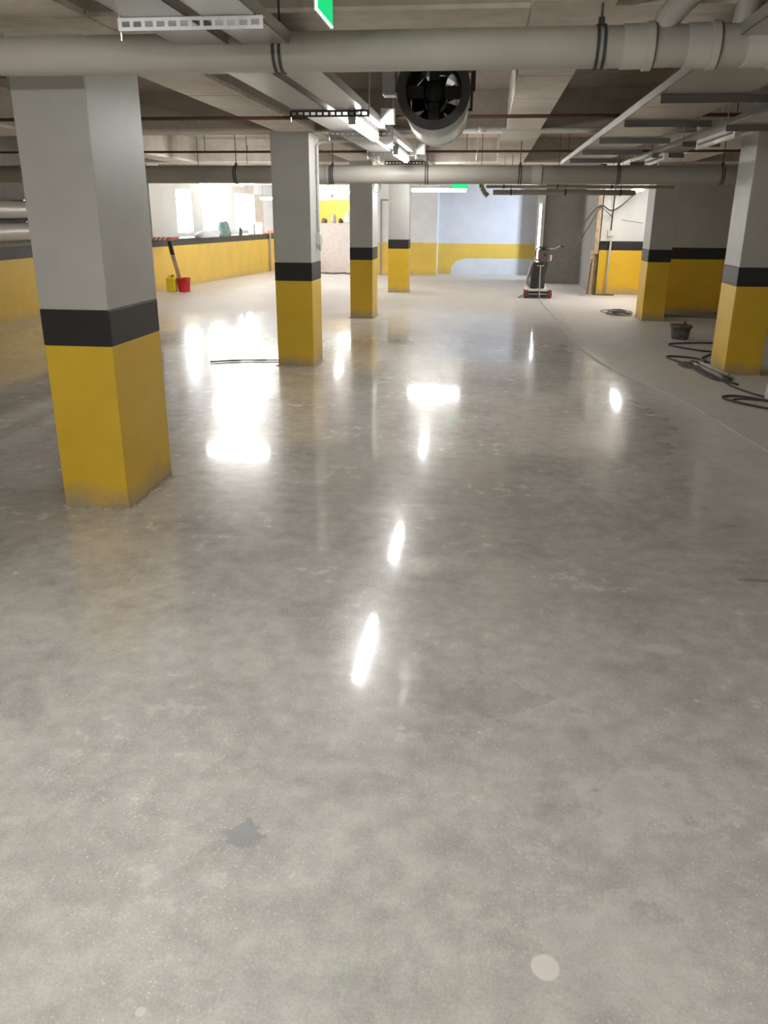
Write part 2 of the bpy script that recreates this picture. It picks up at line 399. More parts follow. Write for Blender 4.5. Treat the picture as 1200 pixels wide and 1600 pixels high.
# middle of the end wall
wm = wall_strips('wall_back_middle', ((-1.43, 24.3), (-3.2, 24.3)), -.3, [(.9, ZS, 'white'), (0, .9, 'wyellow', 'yellow_dado')])
structure('wall_back_middle_return', B(-3.35, -3.2, 24.3, 28.2, 0, ZS), 'white')
dr = structure('door_1', B(-2.98, -2.52, 24.262, 24.3, 0, 2.0), 'white')
for x0, x1, a, b in ((-3.03, -2.98, 0, 2.05), (-2.52, -2.47, 0, 2.05), (-2.98, -2.52, 2.0, 2.05)): link('door_frame', B(x0, x1, 24.24, 24.3, a, b), 'raw', dr)
link('door_handle', T([(-2.56, 24.24, 1.02), (-2.56, 24.2, 1.02), (-2.66, 24.2, 1.02)], .012, 8), 'galv', dr)
link('door_paint', B(-2.98, -2.52, 24.256, 24.262, 0, .9), 'wyellow', dr)
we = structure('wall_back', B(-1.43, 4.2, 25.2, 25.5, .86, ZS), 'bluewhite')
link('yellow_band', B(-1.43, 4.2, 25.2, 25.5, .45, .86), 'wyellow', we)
link('painted_daylight', B(-1.43, 4.2, 25.2, 25.5, 0, .45), 'bluewhite', we)  # pool of daylight painted pale into the lower wall colour
cor = bmesh.new(); prism(cor, [(-1.43, 0), (-1.05, 0), (-1.02, .2), (-.9, .36), (-.72, .43), (-.5, .46), (-1.43, .46)], 'y', 25.192, 25.2)  # rounded outline where the painted daylight pool begins
link('daylight_pool_corner', cor, 'wyellow', we)
structure('wall_back_step', B(-1.47, -1.435, 24.61, 25.19, 0, ZS), 'white')
# grey block on the right of the end wall
wg = structure('wall_right_block', B(1.32, 2.42, 22.1, 22.4, 0, ZS), 'raw')
structure('wall_right_return', B(2.36, 2.44, 19.1, 22.1, 0, ZS), 'raw')
structure('wall_daylight_blocker', B(1.47, 4.2, 24.5, 24.65, 0, ZS), 'raw')  # unseen wall piece added to keep daylight off the right of the end wall
structure('wall_ramp_side', B(4.2, 4.4, 19.5, 25.5, 0, ZS), 'bluewhite')
tj = structure('trim_2', B(1.22, 1.4, 21.98, 22.1, 0, ZS), 'white')
sl = structure('window_4', B(1.262, 1.315, 21.955, 21.98, .28, 1.86), 'pane')  # glowing strip added for the daylit gap at the jamb
for a, b in ((1.25, 1.262), (1.315, 1.327)): link('window_frame', B(a, b, 21.945, 21.98, .26, 1.88), 'plastic', sl)  # edging strips of the glowing gap
# lit alcove
wall_strips('wall_alcove', ((3.42, 19.1), (2.36, 19.1)), -.3, std('white', 'yellow'))
structure('wall_alcove_pilaster', B(2.44, 2.74, 19.04, 19.1, 1.12, ZS), 'white')
wall_strips('wall_alcove_side', ((3.4, 15.56), (3.4, 19.1)), -.2, std('white'))
wall_strips('wall_right_recess', ((5.6, 15.3), (2.95, 15.3)), -.25, std('grey', 'yellow'))
structure('trim_3', B(2.98, 5.6, 14.75, 15.3, 0, .05), 'raw', bevel=.01)
wall_strips('wall_right', ((5.6, -6.9), (5.6, 15.3)), -.3, std('grey'))
structure('wall_front', B(-7.6, 5.9, -7, -6.8, 0, ZS), 'grey')

# ---------------- columns ----------------
def column(x0, x1, y0, y1, label, top=ZB+.02, zb=.93, zt=1.12):
    cx, cy = (x0+x1)/2, (y0+y1)/2
    t = thing('concrete_column', label, 'column', 'painted garage columns', (cx, cy, 0))
    a, b = (x1-x0)/2, (y1-y0)/2
    link('grey_shaft', B(-a, a, -b, b, zt, top), 'grey', t, bevel=.006)
    link('black_band', B(-a-.001, a+.001, -b-.001, b+.001, zb, zt), 'black', t, bevel=.006)
    link('yellow_base', B(-a, a, -b, b, 0, zb), 'yellow', t, bevel=.006)
    bm = bmesh.new()   # crumbs of grout where the floor meets the column
    for k in range(90):
        u = random.random(); s = random.choice((0, 0, 1, 1, 2))
        px, py = [(-a+2*a*u, -b), (a, -b+2*b*u), (-a, -b+2*b*u)][s]
        px += random.uniform(.0, .028)*(1 if s == 1 else -1 if s == 2 else random.choice((-1, 1))*.3); py += -random.uniform(0, .026) if s == 0 else 0
        r = random.uniform(.006, .018)
        res = bmesh.ops.create_icosphere(bm, subdivisions=1, radius=r, matrix=Matrix.Translation((px, py, .002)) @ Matrix.Diagonal((1, 1, .45, 1)))
    c = link('grout_crumbs', bm, 'chalk', t); c['kind'] = 'stuff'
    return t
column(-2.36, -1.975, 4.21, 4.89, 'large yellow, black and grey square column nearest the camera, at left')
column(-2.28, -1.87, 9.02, 9.53, 'square column with a thin conduit and socket box on its right face')
column(-2.2, -1.83, 13.67, 14.3, 'third column of the left row, narrow bright white right face above black band')
column(-2.15, -1.705, 18.65, 19.15, 'farthest and smallest column of the left row, just before the end wall')
column(2.62, 3.0, 9.22, 9.8, 'column at the right edge of the frame with cables around its foot')
column(2.59, 2.95, 14.15, 14.75, 'right-hand column standing left of the dark recessed wall, coiled cable beside it')
cl = thing('concrete_column', 'plain grey column rising from the left wall ledge above the yellow canister', 'column', 'painted garage columns', (-7.35, 18.2, 0))
link('grey_shaft', B(-.33, .17, -.35, .3, 1.08, ZS), 'grey', cl, bevel=.006)

# ---------------- pipes ----------------
def hpipe(label, y, z, r, x0, x1, sockets, clamps, group, sag=0, shell=None):
    t = thing('drain_pipe', label, 'pipe', group, (x0, y, z))
    L = x1-x0; tilt = sag
    def c(x): return (x-x0, 0, tilt*(x-x0)/L)
    link('pipe_run', T([c(x0), c(x1)], r, 40), 'pipe', t, True)
    for x, wd in sockets:
        b = bmesh.new(); p = c(x)
        tube(b, [(p[0]-wd/2, 0, p[2]), (p[0]+wd/2-.02, 0, p[2])], r+.005, 40)
        tube(b, [(p[0]+wd/2-.03, 0, p[2]), (p[0]+wd/2, 0, p[2])], r+.012, 40)
        s = link('pipe_socket', b, 'pipe', t, True); md = s.modifiers.new('e', 'EDGE_SPLIT')
        link('rubber_ring', T([(p[0]+wd/2, 0, p[2]), (p[0]+wd/2+.008, 0, p[2])], r+.008, 40), 'pipe_dark', s)
    for x in clamps:
        p = c(x); b = bmesh.new()
        for dx in (-.013, .013): ring(b, (0, p[2]), 'x', r+.001, r+.006, p[0]+dx-.006, p[0]+dx+.006)
        box(b, p[0]-.012, p[0]+.012, -.012, .012, p[2]+r, p[2]+r+.03)
        k = link('pipe_clamp', b, 'darksteel', t)
        link('threaded_rod', T([(p[0], 0, p[2]+r+.02), (p[0], 0, ZS-z)], .005, 8), 'darksteel', k)
    return t
near = hpipe('large grey drain pipe crossing overhead in the foreground', 3.84, 2.252, .077, -9, 5.5,
      [(.565, .12), (.815, .12), (1.05, .14)], [-.912, .417, -2.2, -4.2, 3.2], 'grey drain pipes under the ceiling')
far = hpipe('grey drain pipe crossing the garage behind the second column', 10.2, 2.055, .1, -9, 5.5,
      [(-1.937, .12), (.524, .11)], [-4.5, -3.0, -1.838, -.73, .336, 1.432, 2.561], 'grey drain pipes under the ceiling')
bx = thing('branch_pipe', 'pale branch pipe dropping into the foreground drain pipe at top right', 'pipe', None, (.67, 3.84, 2.29))
link('pipe_run', T(spline([(-.02, 0, .0), (.03, .0, .09), (.16, .0, .21), (.30, 0, .30), (.42, 0, .44), (.44, 0, .6)], 6), .05, 24), 'pipe', bx, True)
link('pipe_socket', T([(.16, 0, .21), (.24, 0, .262)], .057, 24), 'pipe', bx, True)
bx2 = thing('branch_pipe', 'short branch pipe elbow at the top right corner of the frame', 'pipe', None, (.97, 3.84, 2.30))
link('pipe_run', T(spline([(0, 0, .02), (.02, 0, .12), (.1, .0, .2), (.3, 0, .22), (.55, 0, .24), (.6, 0, .5)], 6), .045, 24), 'pipe', bx2, True)
link('pipe_socket', T([(.12, 0, .204), (.2, 0, .212)], .053, 24), 'pipe', bx2, True)

for lbl, y, z in (('thin red oxide sprinkler pipe crossing before the first beam, nearest', 7.35, 2.365),
                  ('thin red oxide sprinkler pipe crossing just above the far drain pipe', 10.9, 2.35),
                  ('thin red oxide sprinkler pipe across the third bay, behind the far drain pipe', 16.8, 2.33)):
    t = thing('sprinkler_pipe', lbl, 'pipe', 'thin red sprinkler pipes', (0, y, z))
    link('pipe_run', T([(-8.2, 0, 0), (5.6, 0, 0)], .0145, 10), 'rust', t, True)
    for x in (-6.5, -3.6, -.3, 1.9, 4.2):
        link('hanger', T([(x, 0, 0), (x, 0, ZS-z)], .004, 6), 'darksteel', t)
    for x in (-3.05, -5.6):
        link('sprinkler_head', T([(x, 0, .0), (x, 0, .05), (x, 0, .06), (x, 0, .075)], [.008, .008, .018, .018], 10), 'foil', t)
cd = thing('conduit', 'thin white conduit running across along the bottom of the first beam', 'conduit', None, (0, 8.965, ZB+.005))
link('pipe_run', T([(-1.86, 0, 0), (2.3, 0, -.005)], .021, 10), 'plastic', cd, True)
for x in (-1.0, -.1, 1.25, 2.0):
    link('conduit_joint', T([(x-.04, 0, 0), (x+.04, 0, 0)], .026, 10), 'plastic', cd, True)
# pair of thinner pipes behind the far pipe on the right
for i, (lbl, y, z, r, x0, x1) in enumerate((('upper of two thin grey pipes running right under the far drain pipe', 12.6, 2.005, .022, -.05, 2.55),
                                 ('lower and thicker of two grey pipes running right under the far drain pipe', 12.4, 1.925, .036, .05, 2.0))):
    t = thing('service_pipe', lbl, 'pipe', 'thin service pipes at the far right', (x0, y, z))
    link('pipe_run', T([(0, 0, 0), (x1-x0, 0, 0)], r, 14), 'pipe', t, True)
    for x in (.25, 1.0, 1.75):
        k = link('pipe_clamp', ring(bmesh.new(), (0, 0), 'x', r, r+.006, x-.01, x+.01, 16), 'darksteel', t)
        link('threaded_rod', T([(x, 0, r), (x, 0, ZS-z)], .004, 6), 'darksteel', k)
hc = thing('flexible_duct', 'crinkled foil flexible duct end drooping beside the green exit lamp', 'duct', None, (0, 0, 0))
pts = spline([(-.12, 11.9, 2.03), (-.10, 11.9, 1.96), (-.06, 11.9, 1.90), (-.02, 11.9, 1.865)], 8)
link('foil_sleeve', T(pts, [.030+.012*(k % 3 == 0) for k in range(len(pts))], 16), 'foil', hc)
link('hanger', T([(-.12, 11.9, 2.03), (-.12, 11.9, ZS)], .004, 6), 'darksteel', hc)
ho = thing('hanging_hoop', 'small pale plastic hoop hanging under the far drain pipe', 'hoop', None, (-1.33, 10.32, 1.93))
bm = bmesh.new(); tube(bm, [(.045*math.cos(a), 0, .055*math.sin(a)-.01) for a in [2*PI*k/20 for k in range(21)]], .007, 8)
link('hoop', bm, 'plastic', ho, True); link('wire', T([(0, 0, .05), (0, 0, .85)], .003, 6), 'darksteel', ho)
pc = thing('pull_cord', 'white pull cord end hanging just right of the jet fan', 'cord', None, (-.14, 8.965, 2.2))
link('cord', T([(0, 0, 0), (0, 0, .21)], .0025, 6), 'plastic', pc); link('grip', T([(0, 0, -.07), (0, 0, 0)], .011, 8), 'plastic', pc)

# two fat ducts on the left wall
for lbl, z in (('upper of two fat grey ducts running along the left wall', 1.655), ('lower of two fat grey ducts along the left wall, just above the black band', 1.34)):
    t = thing('wall_duct', lbl, 'duct', 'ducts along the left wall', (-7.13, 4, z))
    link('pipe_run', T([(0, -5, 0), (0, 12.9, 0)], .125, 32), 'pipe', t, True)
    for y in (1, 4.6, 8.7, 12.2):
        k = link('pipe_clamp', ring(bmesh.new(), (0, 0), 'y', .125, .132, y-.015, y+.015, 28), 'darksteel', t)
        link('bracket', B(-.19, .0, y-.02, y+.02, .125, .15), 'galv', k)
        link('bolt', T([(.10, y, -.1), (.14, y, -.12)], .012, 8), 'plastic', k)

# ---------------- cable trays ----------------
def strut(parent, x0, x1, y, z, rods=(), solid=False):
    """slotted channel: top and bottom rails with bars between the slots"""
    if solid:
        bm = bmesh.new(); box(bm, x0, x1, y-.001, y+.002, z-.045, z); box(bm, x0, x1, y, y+.04, z-.003, z)
        s = link('angle_strut', bm, 'strutshade', parent)
        for x in rods: link('threaded_rod', T([(x, y+.02, z-.05), (x, y+.02, ZS)], .005, 8), 'galv', s)
        return s
    bm = bmesh.new(); h = .042; n = max(3, int((x1-x0)/.042))
    box(bm, x0, x1, y-.001, y+.001, z-h, z-h+.012); box(bm, x0, x1, y-.001, y+.001, z-.012, z)
    for k in range(n+1):
        xa = x0+(x1-x0-.014)*k/n; box(bm, xa, xa+.014, y-.001, y+.001, z-h+.012, z-.012)
    box(bm, x0, x1, y, y+.04, z-.002, z)
    s = link('slotted_strut', bm, 'galv' if y < 4 else 'darksteel', parent)
    if y < 4: rods = [x for x in rods if x < -1]
    for x in rods:
        link('threaded_rod', T([(x, y+.02, z-.07), (x, y+.02, ZS)], .005, 8), 'galv', s)
    return s
def tray(name, label, x0, x1, y0, y1, z, mat, struts, group, rodx, seg=3.0, lip=.05, sx=None):
    t = thing(name, label, 'cable tray', group, (0, 0, 0))
    y = y0; k = 0
    while y < y1-.01:
        b = min(y+seg, y1); bm = bmesh.new(); dz = .0015*(k % 2)
        box(bm, x0, x1, y+.002, b-.002, z+dz, z+dz+.002)
        box(bm, x0, x0+.002, y+.002, b-.002, z+dz, z+lip); box(bm, x1-.002, x1, y+.002, b-.002, z+dz, z+lip)
        link('tray_section', bm, mat, t); y = b; k += 1
    for s in struts: strut(t, (sx or (x0, x1))[0]-.03, (sx or (x0, x1))[1]+.03, s, z, rodx, mat == 'tray' and x0 > 0)
    return t
ZT = 2.27
tA = tray('cable_tray', 'perforated cable tray nearer the column row, left of the pair over the lamps', -1.34, -1.115, -6, 13.9, ZT, 'tray',
          [0, 1.7, 3.25, 6.0, 7.45, 9.8, 11.4, 13.2], 'perforated cable trays', (-1.37, -.83), sx=(-1.34, -.86))
tB = tray('cable_tray', 'perforated cable tray right beside the lit tubes, right of the pair', -1.055, -.855, -6, 13.9, ZT, 'tray', [], 'perforated cable trays', ())
tR = tray('cable_tray', 'wide galvanised cable tray at the right, reflecting yellow streaks underneath', .945, 1.45, -6, 12.2, ZT, 'tray',
          [-2, .5, 2.6, 4.0, 5.4, 6.75, 8.2, 9.6, 11.0], 'perforated cable trays', (1.5,), sx=(.99, 1.55))
tC = tray('cable_tray', 'narrow cable tray carrying the unlit tubes near the right columns', 1.80, 2.08, -6, 13.5, ZT, 'tray',
          [1, 4, 5.8, 7.1, 8.6, 10.1, 11.6], 'perforated cable trays', (1.78, 2.1))
for x, y0, y1, n in ((-1.0, -5, 12, 3), (-1.2, -5, 12, 2), (1.15, -5, 12, 4)):
    for k in range(n):
        c_ = link('cable', T([(x-.04+.035*k, y, ZT+.014) for y in (y0, (y0+y1)/2, y1)], .011, 6), 'cable', tA if x < -1.1 else tB if x < 0 else tR)
# junction boxes on the tray side
for lbl, y in (('pale junction box on the tray beside the nearer lit tube', 6.75), ('pale junction box on the tray beside the farther lit tube', 9.95)):
    t = thing('junction_box', lbl, 'junction box', 'tray junction boxes', (-.79, y, 2.31))
    link('box_body', B(-.055, .055, 0, .06, -.055, .055), 'lampbody', t, bevel=.006)
    link('box_lid', B(-.05, .05, -.008, 0, -.05, .05), 'plastic', t, bevel=.004)
    link('gland', T([(-.02, .02, -.055), (-.02, .02, -.075)], .012, 8), 'darksteel', t)

# ---------------- lamps ----------------
def lamp(label, cx, cy, z, length, along='y', lit=True, hang=ZT, group='batten lamps'):
    t = thing('batten_lamp', label, 'lamp', group, (cx, cy, z), 0 if along == 'y' else PI/2)
    L = length/2
    link('housing', B(-.03, .03, -L, L, .028, .062), 'lampbody', t, bevel=.006)
    for s in (-1, 1): link('end_cap', B(-.026, .026, s*L-.02, s*L+.02, -.022, .05), 'lampbody', t, bevel=.005)
    link('tube', T([(0, -L+.02, 0), (0, L-.02, 0)], .034 if lit else .022, 8), 'tube' if lit else 'dead', t, True)
    if hang > z+.07:
        for s in (-1, 1): link('hanger', T([(0, s*L*.7, .06), (0, s*L*.7, hang-z)], .004, 6), 'darksteel', t)
    return t
XL, ZL = -.95, 2.205
lamp('brightest lit tube under the twin trays, the larger of the two in view', XL, 6.65, ZL, 1.2)
lamp('smaller lit tube farther along the twin trays', XL+.01, 9.3, ZL-.01, 1.1)
lamp('lit tube on the twin trays hidden behind the far drain pipe', XL, 14.0, ZL, 1.2, hang=ZS)
lamp('lit tube on the twin trays above the frame, just before the foreground pipe', XL, 1.95, ZL, 1.2)
lamp('lit tube over the camera on the twin trays', XL, -1.0, ZL, 1.2)
lamp('lit tube behind the camera on the twin trays', XL, -4.2, ZL, 1.2)
lamp('lit tube just out of frame in the left bay, nearer the camera', -2.5, 1.0, ZL, 1.2, hang=ZS)
lamp('lit tube behind the camera in the left bay', -2.4, -1.2, ZL, 1.2, hang=ZS)
lamp('lit tube behind the camera in the right bay', 2.3, -.8, ZL, 1.2, hang=ZS)
lamp('crosswise lit tube in the left bay behind the second column', -4.05, 13.05, 2.2, 1.1, 'x', hang=ZS)
lamp('crosswise lit tube deeper in the left bay', -5.05, 16.45, 2.2, 1.1, 'x', hang=ZS)
lamp('crosswise lit tube before the end wall, right of the small column', -1.03, 17.95, 2.11, 1.15, 'x', hang=ZS)
lamp('lit tube by the bright alcove at the right', 2.93, 17.9, 2.12, 1.15, 'y', hang=ZS)
lamp('unseen lit tube added to brighten the alcove, hidden by the farther right column', 3.12, 16.7, 2.2, 1.2, hang=ZS)  # extra lamp added out of view to brighten the alcove walls
lamp('lit tube at the far left wall, left of the second column', -5.5, 21.5, 2.0, .5, 'x', hang=ZS)
lamp('lit tube between the second and third columns at the far end', -3.57, 20.2, 2.0, 1.0, 'y', hang=ZS)
lamp('small lit tube close to the left edge of the third column', -3.2, 20.6, 1.95, .6, 'y', hang=ZS)
lamp('unlit tube on the right tray, nearer one by the edge column', 1.87, 7.75, ZL, 1.2, lit=False)
lamp('unlit tube on the right tray, farther and smaller', 1.87, 10.4, ZL, 1.1, lit=False)
lamp('lit tube in the left bay far back, before the ledge', -5.2, 19.2, 2.35, 1.2, 'y', hang=ZS)
lamp('lit tube high over the left ledge at the windows', -6.9, 23.5, 2.4, 1.2, 'y', hang=ZS)
lamp('lit tube at the end of the ramp behind the far parapet', -4.2, 27.3, 2.3, 1.2, 'x', hang=ZS)

# ---------------- jet fan ----------------
jf = thing('jet_fan', 'round black mouthed jet fan with galvanised casing hanging behind the foreground pipe', 'fan', None, (-.345, 5.2, 2.285))
jf.rotation_euler.z = math.radians(2.0)
R_ = .212
link('casing', ring(bmesh.new(), (0, 0), 'y', R_-.012, R_-.004, .03, 1.2, 48), 'galv', jf, True)
bm = bmesh.new(); ring(bm, (0, 0), 'y', R_-.05, R_, 0, .035, 48)
rim = link('mouth_ring', bm, 'fan_ring', jf)
link('inner_liner', ring(bmesh.new(), (0, 0), 'y', R_-.05, R_-.04, .03, .62, 48), 'fan_black', jf, True)
link('motor', T([(0, .12, 0), (0, .15, 0), (0, .5, 0), (0, .56, 0)], [.05, .072, .072, .05], 24), 'fan_black', jf, True)
for a in (0, PI/2, PI, 3*PI/2):
    bm = B(.06, R_-.045, .1, .2, -.03, .03); bmesh.ops.rotate(bm, verts=bm.verts, matrix=Matrix.Rotation(a, 3, 'Y'))
    link('motor_arm', bm, 'fan_black', jf)
hub = link('impeller', T([(0, .58, 0), (0, .66, 0)], .05, 20), 'darksteel', jf)
for k in range(7):
    bm = bmesh.new()
    v = [bm.verts.new(p) for p in ((.045, .6, -.03), (R_-.055, .59, -.045), (R_-.055, .65, .045), (.045, .64, .03))]
    f = bm.faces.new(v); e = bmesh.ops.extrude_face_region(bm, geom=[f])
    bmesh.ops.translate(bm, verts=[g for g in e['geom'] if isinstance(g, bmesh.types.BMVert)], vec=(0, .006, 0))
    bmesh.ops.rotate(bm, verts=bm.verts, matrix=Matrix.Rotation(2*PI*k/7+.4, 3, 'Y')); link('blade', bm, 'darksteel', hub)
for s, yy in ((-1, .1), (1, .1), (-1, 1.05), (1, 1.05)):
    link('hanger_bracket', B(s*(R_+.018)-.009, s*(R_+.018)+.009, yy-.02, yy+.02, .0, .52), 'darksteel', jf)
    link('bracket_foot', B(min(s*R_*.9, s*(R_+.02)), max(s*R_*.9, s*(R_+.02)), yy-.02, yy+.02, .0, .018), 'darksteel', jf)
link('terminal_box', B(.12, .235, .02, .14, .1, .19), 'fan_black', jf, bevel=.006)
link('side_bracket', prism(bmesh.new(), [(-.29, -.02), (-.21, -.02), (-.205, -.045), (-.215, -.045), (-.22, -.03), (-.285, -.03), (-.29, -.01)], 'y', .0, .03), 'plastic', jf)
link('side_box', B(-.30, -.22, .05, .2, -.02, .12), 'galv', jf, bevel=.005)
link('cowl_band', ring(bmesh.new(), (0, 0), 'y', R_-.004, R_+.002, 1.14, 1.2, 48), 'galv', jf)

# ---------------- exit sign ----------------
ex = thing('exit_sign', 'glowing green hanging exit panel at the top edge of the frame', 'exit sign', None, (-.625, 3.2, 2.272))
link('green_panel', B(-.003, .003, 0, .30, .006, .2), 'green', ex)
link('glow_shield', B(-.009, -.0035, -.006, .306, -.002, .2), 'plastic', ex)  # plate added to keep the green glow off the cable tray
link('bright_edge', B(-.004, .004, 0, .30, 0, .006), 'edge', ex); link('bright_edge', B(-.004, .004, -.006, 0, 0, .2), 'edge', ex)
link('sign_housing', B(-.025, .025, -.01, .31, .2, .24), 'plastic', ex, bevel=.005)
for y in (.05, .25): link('hanger', T([(0, y, .24), (0, y, ZS-2.272)], .003, 6), 'darksteel', ex)
e2 = thing('exit_sign', 'small green exit lamp above the right end of the crosswise tube', 'exit sign', None, (-.52, 15.6, 2.12))
link('green_panel', B(-.14, .14, 0, .01, -.05, .05), 'green', e2); link('sign_housing', B(-.14, .14, -.01, .03, .05, .08), 'plastic', e2)
link('hanger', T([(0, .01, .08), (0, .01, ZS-2.12)], .004, 6), 'darksteel', e2)

# ---------------- conduit and socket on column two ----------------
ck = thing('socket_conduit', 'grey conduit bending down the second column to a white socket box', 'conduit', None, (-1.852, 9.33, 0))
link('conduit_run', T(spline([(.5, 0, 2.345), (.2, 0, 2.345), (.06, 0, 2.34), (.004, 0, 2.30), (0, 0, 2.2), (0, 0, 1.42)], 8), .014, 10), 'palecable', ck, True)
sb = link('socket_box', B(-.018, .035, -.05, .05, 1.3, 1.42), 'plastic', ck, bevel=.006)
link('socket_cover', B(.035, .042, -.035, .035, 1.315, 1.4), 'lampbody', sb, bevel=.003)
link('hanging_plug', T([(.02, -.03, 1.3), (.03, -.035, 1.24)], .018, 8), 'palecable', sb)
for z in (1.65, 2.05): link('clip', B(-.018, .018, -.025, .025, z, z+.015), 'galv', ck)

# ---------------- alcove fittings ----------------
sw = thing('switch_box', 'white switch box with conduit on the alcove wall', 'switch', None, (2.64, 19.02, 1.28))
link('box_body', B(-.06, .06, -.03, .02, -.055, .055), 'plastic', sw, bevel=.006)
link('switch_rocker', B(-.025, .025, -.036, -.03, -.03, .03), 'lampbody', sw)
link('conduit_run', T([(0, 0, .055), (.02, 0, 1.1)], .012, 8), 'cable', sw, True)
po = thing('timber_post', 'rough timber post with a pale plank nailed to its foot, at the alcove edge', 'post', None, (2.3, 18.93, 0))
link('post', B(.02, .09, -.05, .03, 0, 2.4), 'darkwood', po); link('plank', B(-.07, .02, -.08, -.05, 0, .92), 'wood', po)
link('plank', B(.0, .09, -.1, -.05, .86, 2.4), 'wood', po); link('foot_board', B(-.08, .5, -.14, .0, 0, .02), 'darkwood', po)
pl = tag(link('leaning_pole', T([(2.63, 18.98, .0), (2.66, 19.02, 1.15)], .022, 12), 'palecable', None, True), 'pale pole leaning upright against the alcove wall below the switch', 'pole')
sq = thing('floor_squeegee', 'dark handled floor squeegee leaning on the timber post', 'squeegee', None, (2.2, 18.6, 0))
link('handle', T([(0, 0, .03), (.09, .3, .86)], .014, 8), 'cable', sq); link('blade', B(-.18, .1, -.03, .03, 0, .035), 'palecable', sq)
def cable(label, pts, r=.012, mat='cable', group=None, k=8):
    return tag(link('cable', T(spline(pts, k), r, 8), mat, None, True), label, 'cable', group)
cable('thick dark cable sagging from the alcove lamp to the timber post', [(3.0, 18.6, 2.08), (2.75, 18.6, 1.84), (2.55, 18.65, 1.74), (2.33, 18.75, 1.83), (2.05, 18.7, 1.5), (1.85, 18.5, .95), (1.6, 18.2, .75), (1.35, 17.95, .78)], .016)
cable('second dark cable hanging beside the thick one at the timber post', [(2.35, 18.78, 1.82), (2.2, 18.7, 1.55), (2.05, 18.7, 1.28), (2.0, 18.7, 1.2), (2.12, 18.72, 1.4)], .01)
cable('thin dark wire looping across the alcove wall above the switch', [(2.33, 18.8, 1.84), (2.5, 18.9, 1.72), (2.65, 18.95, 1.6)], .009)
cable('short grey wire sagging on the alcove wall right of the switch', [(2.85, 19.095, 1.56), (3.05, 19.09, 1.53), (3.3, 19.095, 1.5)], .009, 'palecable')
cable('pale tangled wires along the top of the alcove under the thin pipes', [(1.6, 18.6, 2.12), (1.9, 18.6, 2.06), (2.3, 18.7, 2.1), (2.7, 18.6, 2.07), (3.0, 18.5, 2.12)], .018, 'palecable')

# ---------------- floor grinder ----------------
g = thing('floor_grinder', 'floor grinding machine with dark red wheels and black body beside the bright slit', 'grinder', None, (1.10, 17.9, 0), math.radians(4))
for s in (-1, 1):
    bm = bmesh.new(); tube(bm, [(s*.2, -.02, .085), (s*.285, -.02, .085)], .085, 24); wh = link('wheel', bm, 'wheel', g, bevel=.012)
    link('hub', T([(s*.28, -.02, .085), (s*.295, -.02, .085)], .03, 12), 'darksteel', wh)
link('chassis', B(-.22, .22, -.06, .5, .14, .19), 'plastic', g, bevel=.01)
link('axle', T([(-.25, -.02, .085), (.25, -.02, .085)], .015, 8), 'galv', g)
link('dust_skirt', T([(0, .45, .01), (0, .45, .14)], .24, 32), 'rubber', g)
link('head_cover', T([(0, .45, .14), (0, .45, .2), (0, .45, .25)], [.25, .24, .12], 32), 'plastic', g, True)
link('rear_flap', B(-.19, .19, -.03, .0, .015, .14), 'rubber', g)
link('white_scraper', prism(bmesh.new(), [(-.42, 0), (-.2, 0), (-.2, .09), (-.34, .05)], 'y', .1, .3), 'plastic', g)
for s, m in ((-1, 'rubber'), (1, 'darksteel')):
    bm = bmesh.new(); y0, y1 = .0, .16
    xs = [(-.01 if s < 0 else .02), 0]
    pr_ = [(-.155, .19), (-.01, .19), (.0, .5), (.02, .72), (-.12, .72), (-.155, .45)] if s < 0 else [(.01, .19), (.135, .19), (.14, .45), (.2, .72), (.03, .72), (.01, .5)]
    link('upright_housing', prism(bm, pr_, 'y', y0, y1), m, g, bevel=.02)
link('cross_bar', B(-.05, .1, -.03, 0, .64, .665), 'galv', g)
link('power_lead', T(spline([(.02, -.05, .66), (.02, -.06, .4), (.03, -.08, .1), (.03, -.1, .02)], 6), .012, 8), 'palecable', g, True)
cb = link('control_box', B(-.03, .2, .0, .17, .72, .97), 'box_brown', g, bevel=.03)
link('control_knob', T([(.1, -.02, .86), (.1, 0, .86)], .025, 12), 'lid', cb)
link('motor_cap', T([(.1, .08, .97), (.1, .08, 1.03)], [.09, .07], 16), 'rubber', g)
hp = spline([(-.04, .1, .75), (-.09, .0, .82), (-.1, -.04, .92), (-.06, -.04, 1.0), (.0, -.02, 1.02), (.05, .02, .96)], 6)
link('handle_loop', T(hp, .014, 8), 'darksteel', g, True)
link('handle_bar', T([(.18, .0, .98), (.3, -.02, 1.0), (.42, -.04, 1.06)], .011, 8), 'galv', g, True)
link('grip', T([(.40, -.04, 1.05), (.5, -.05, 1.04)], .018, 8), 'rubber', g, True)
link('plug_socket', B(.21, .25, .02, .08, .75, .86), 'plastic', g, bevel=.008)
link('dust_hose', T(spline([(-.1, .3, .2), (-.2, .25, .3), (-.18, .15, .5), (-.12, .1, .72)], 8), .035, 12), 'palecable', g, True)
cable('thin pale power lead trailing over the floor from the grinder',
      [(1.12, 17.8, .008), (1.13, 16.5, .008), (1.22, 13.2, .008), (1.27, 10.9, .008), (1.5, 9.1, .008), (1.85, 7.8, .008), (2.05, 6.4, .008), (2.2, 5.2, .008)], .007, 'palecable')

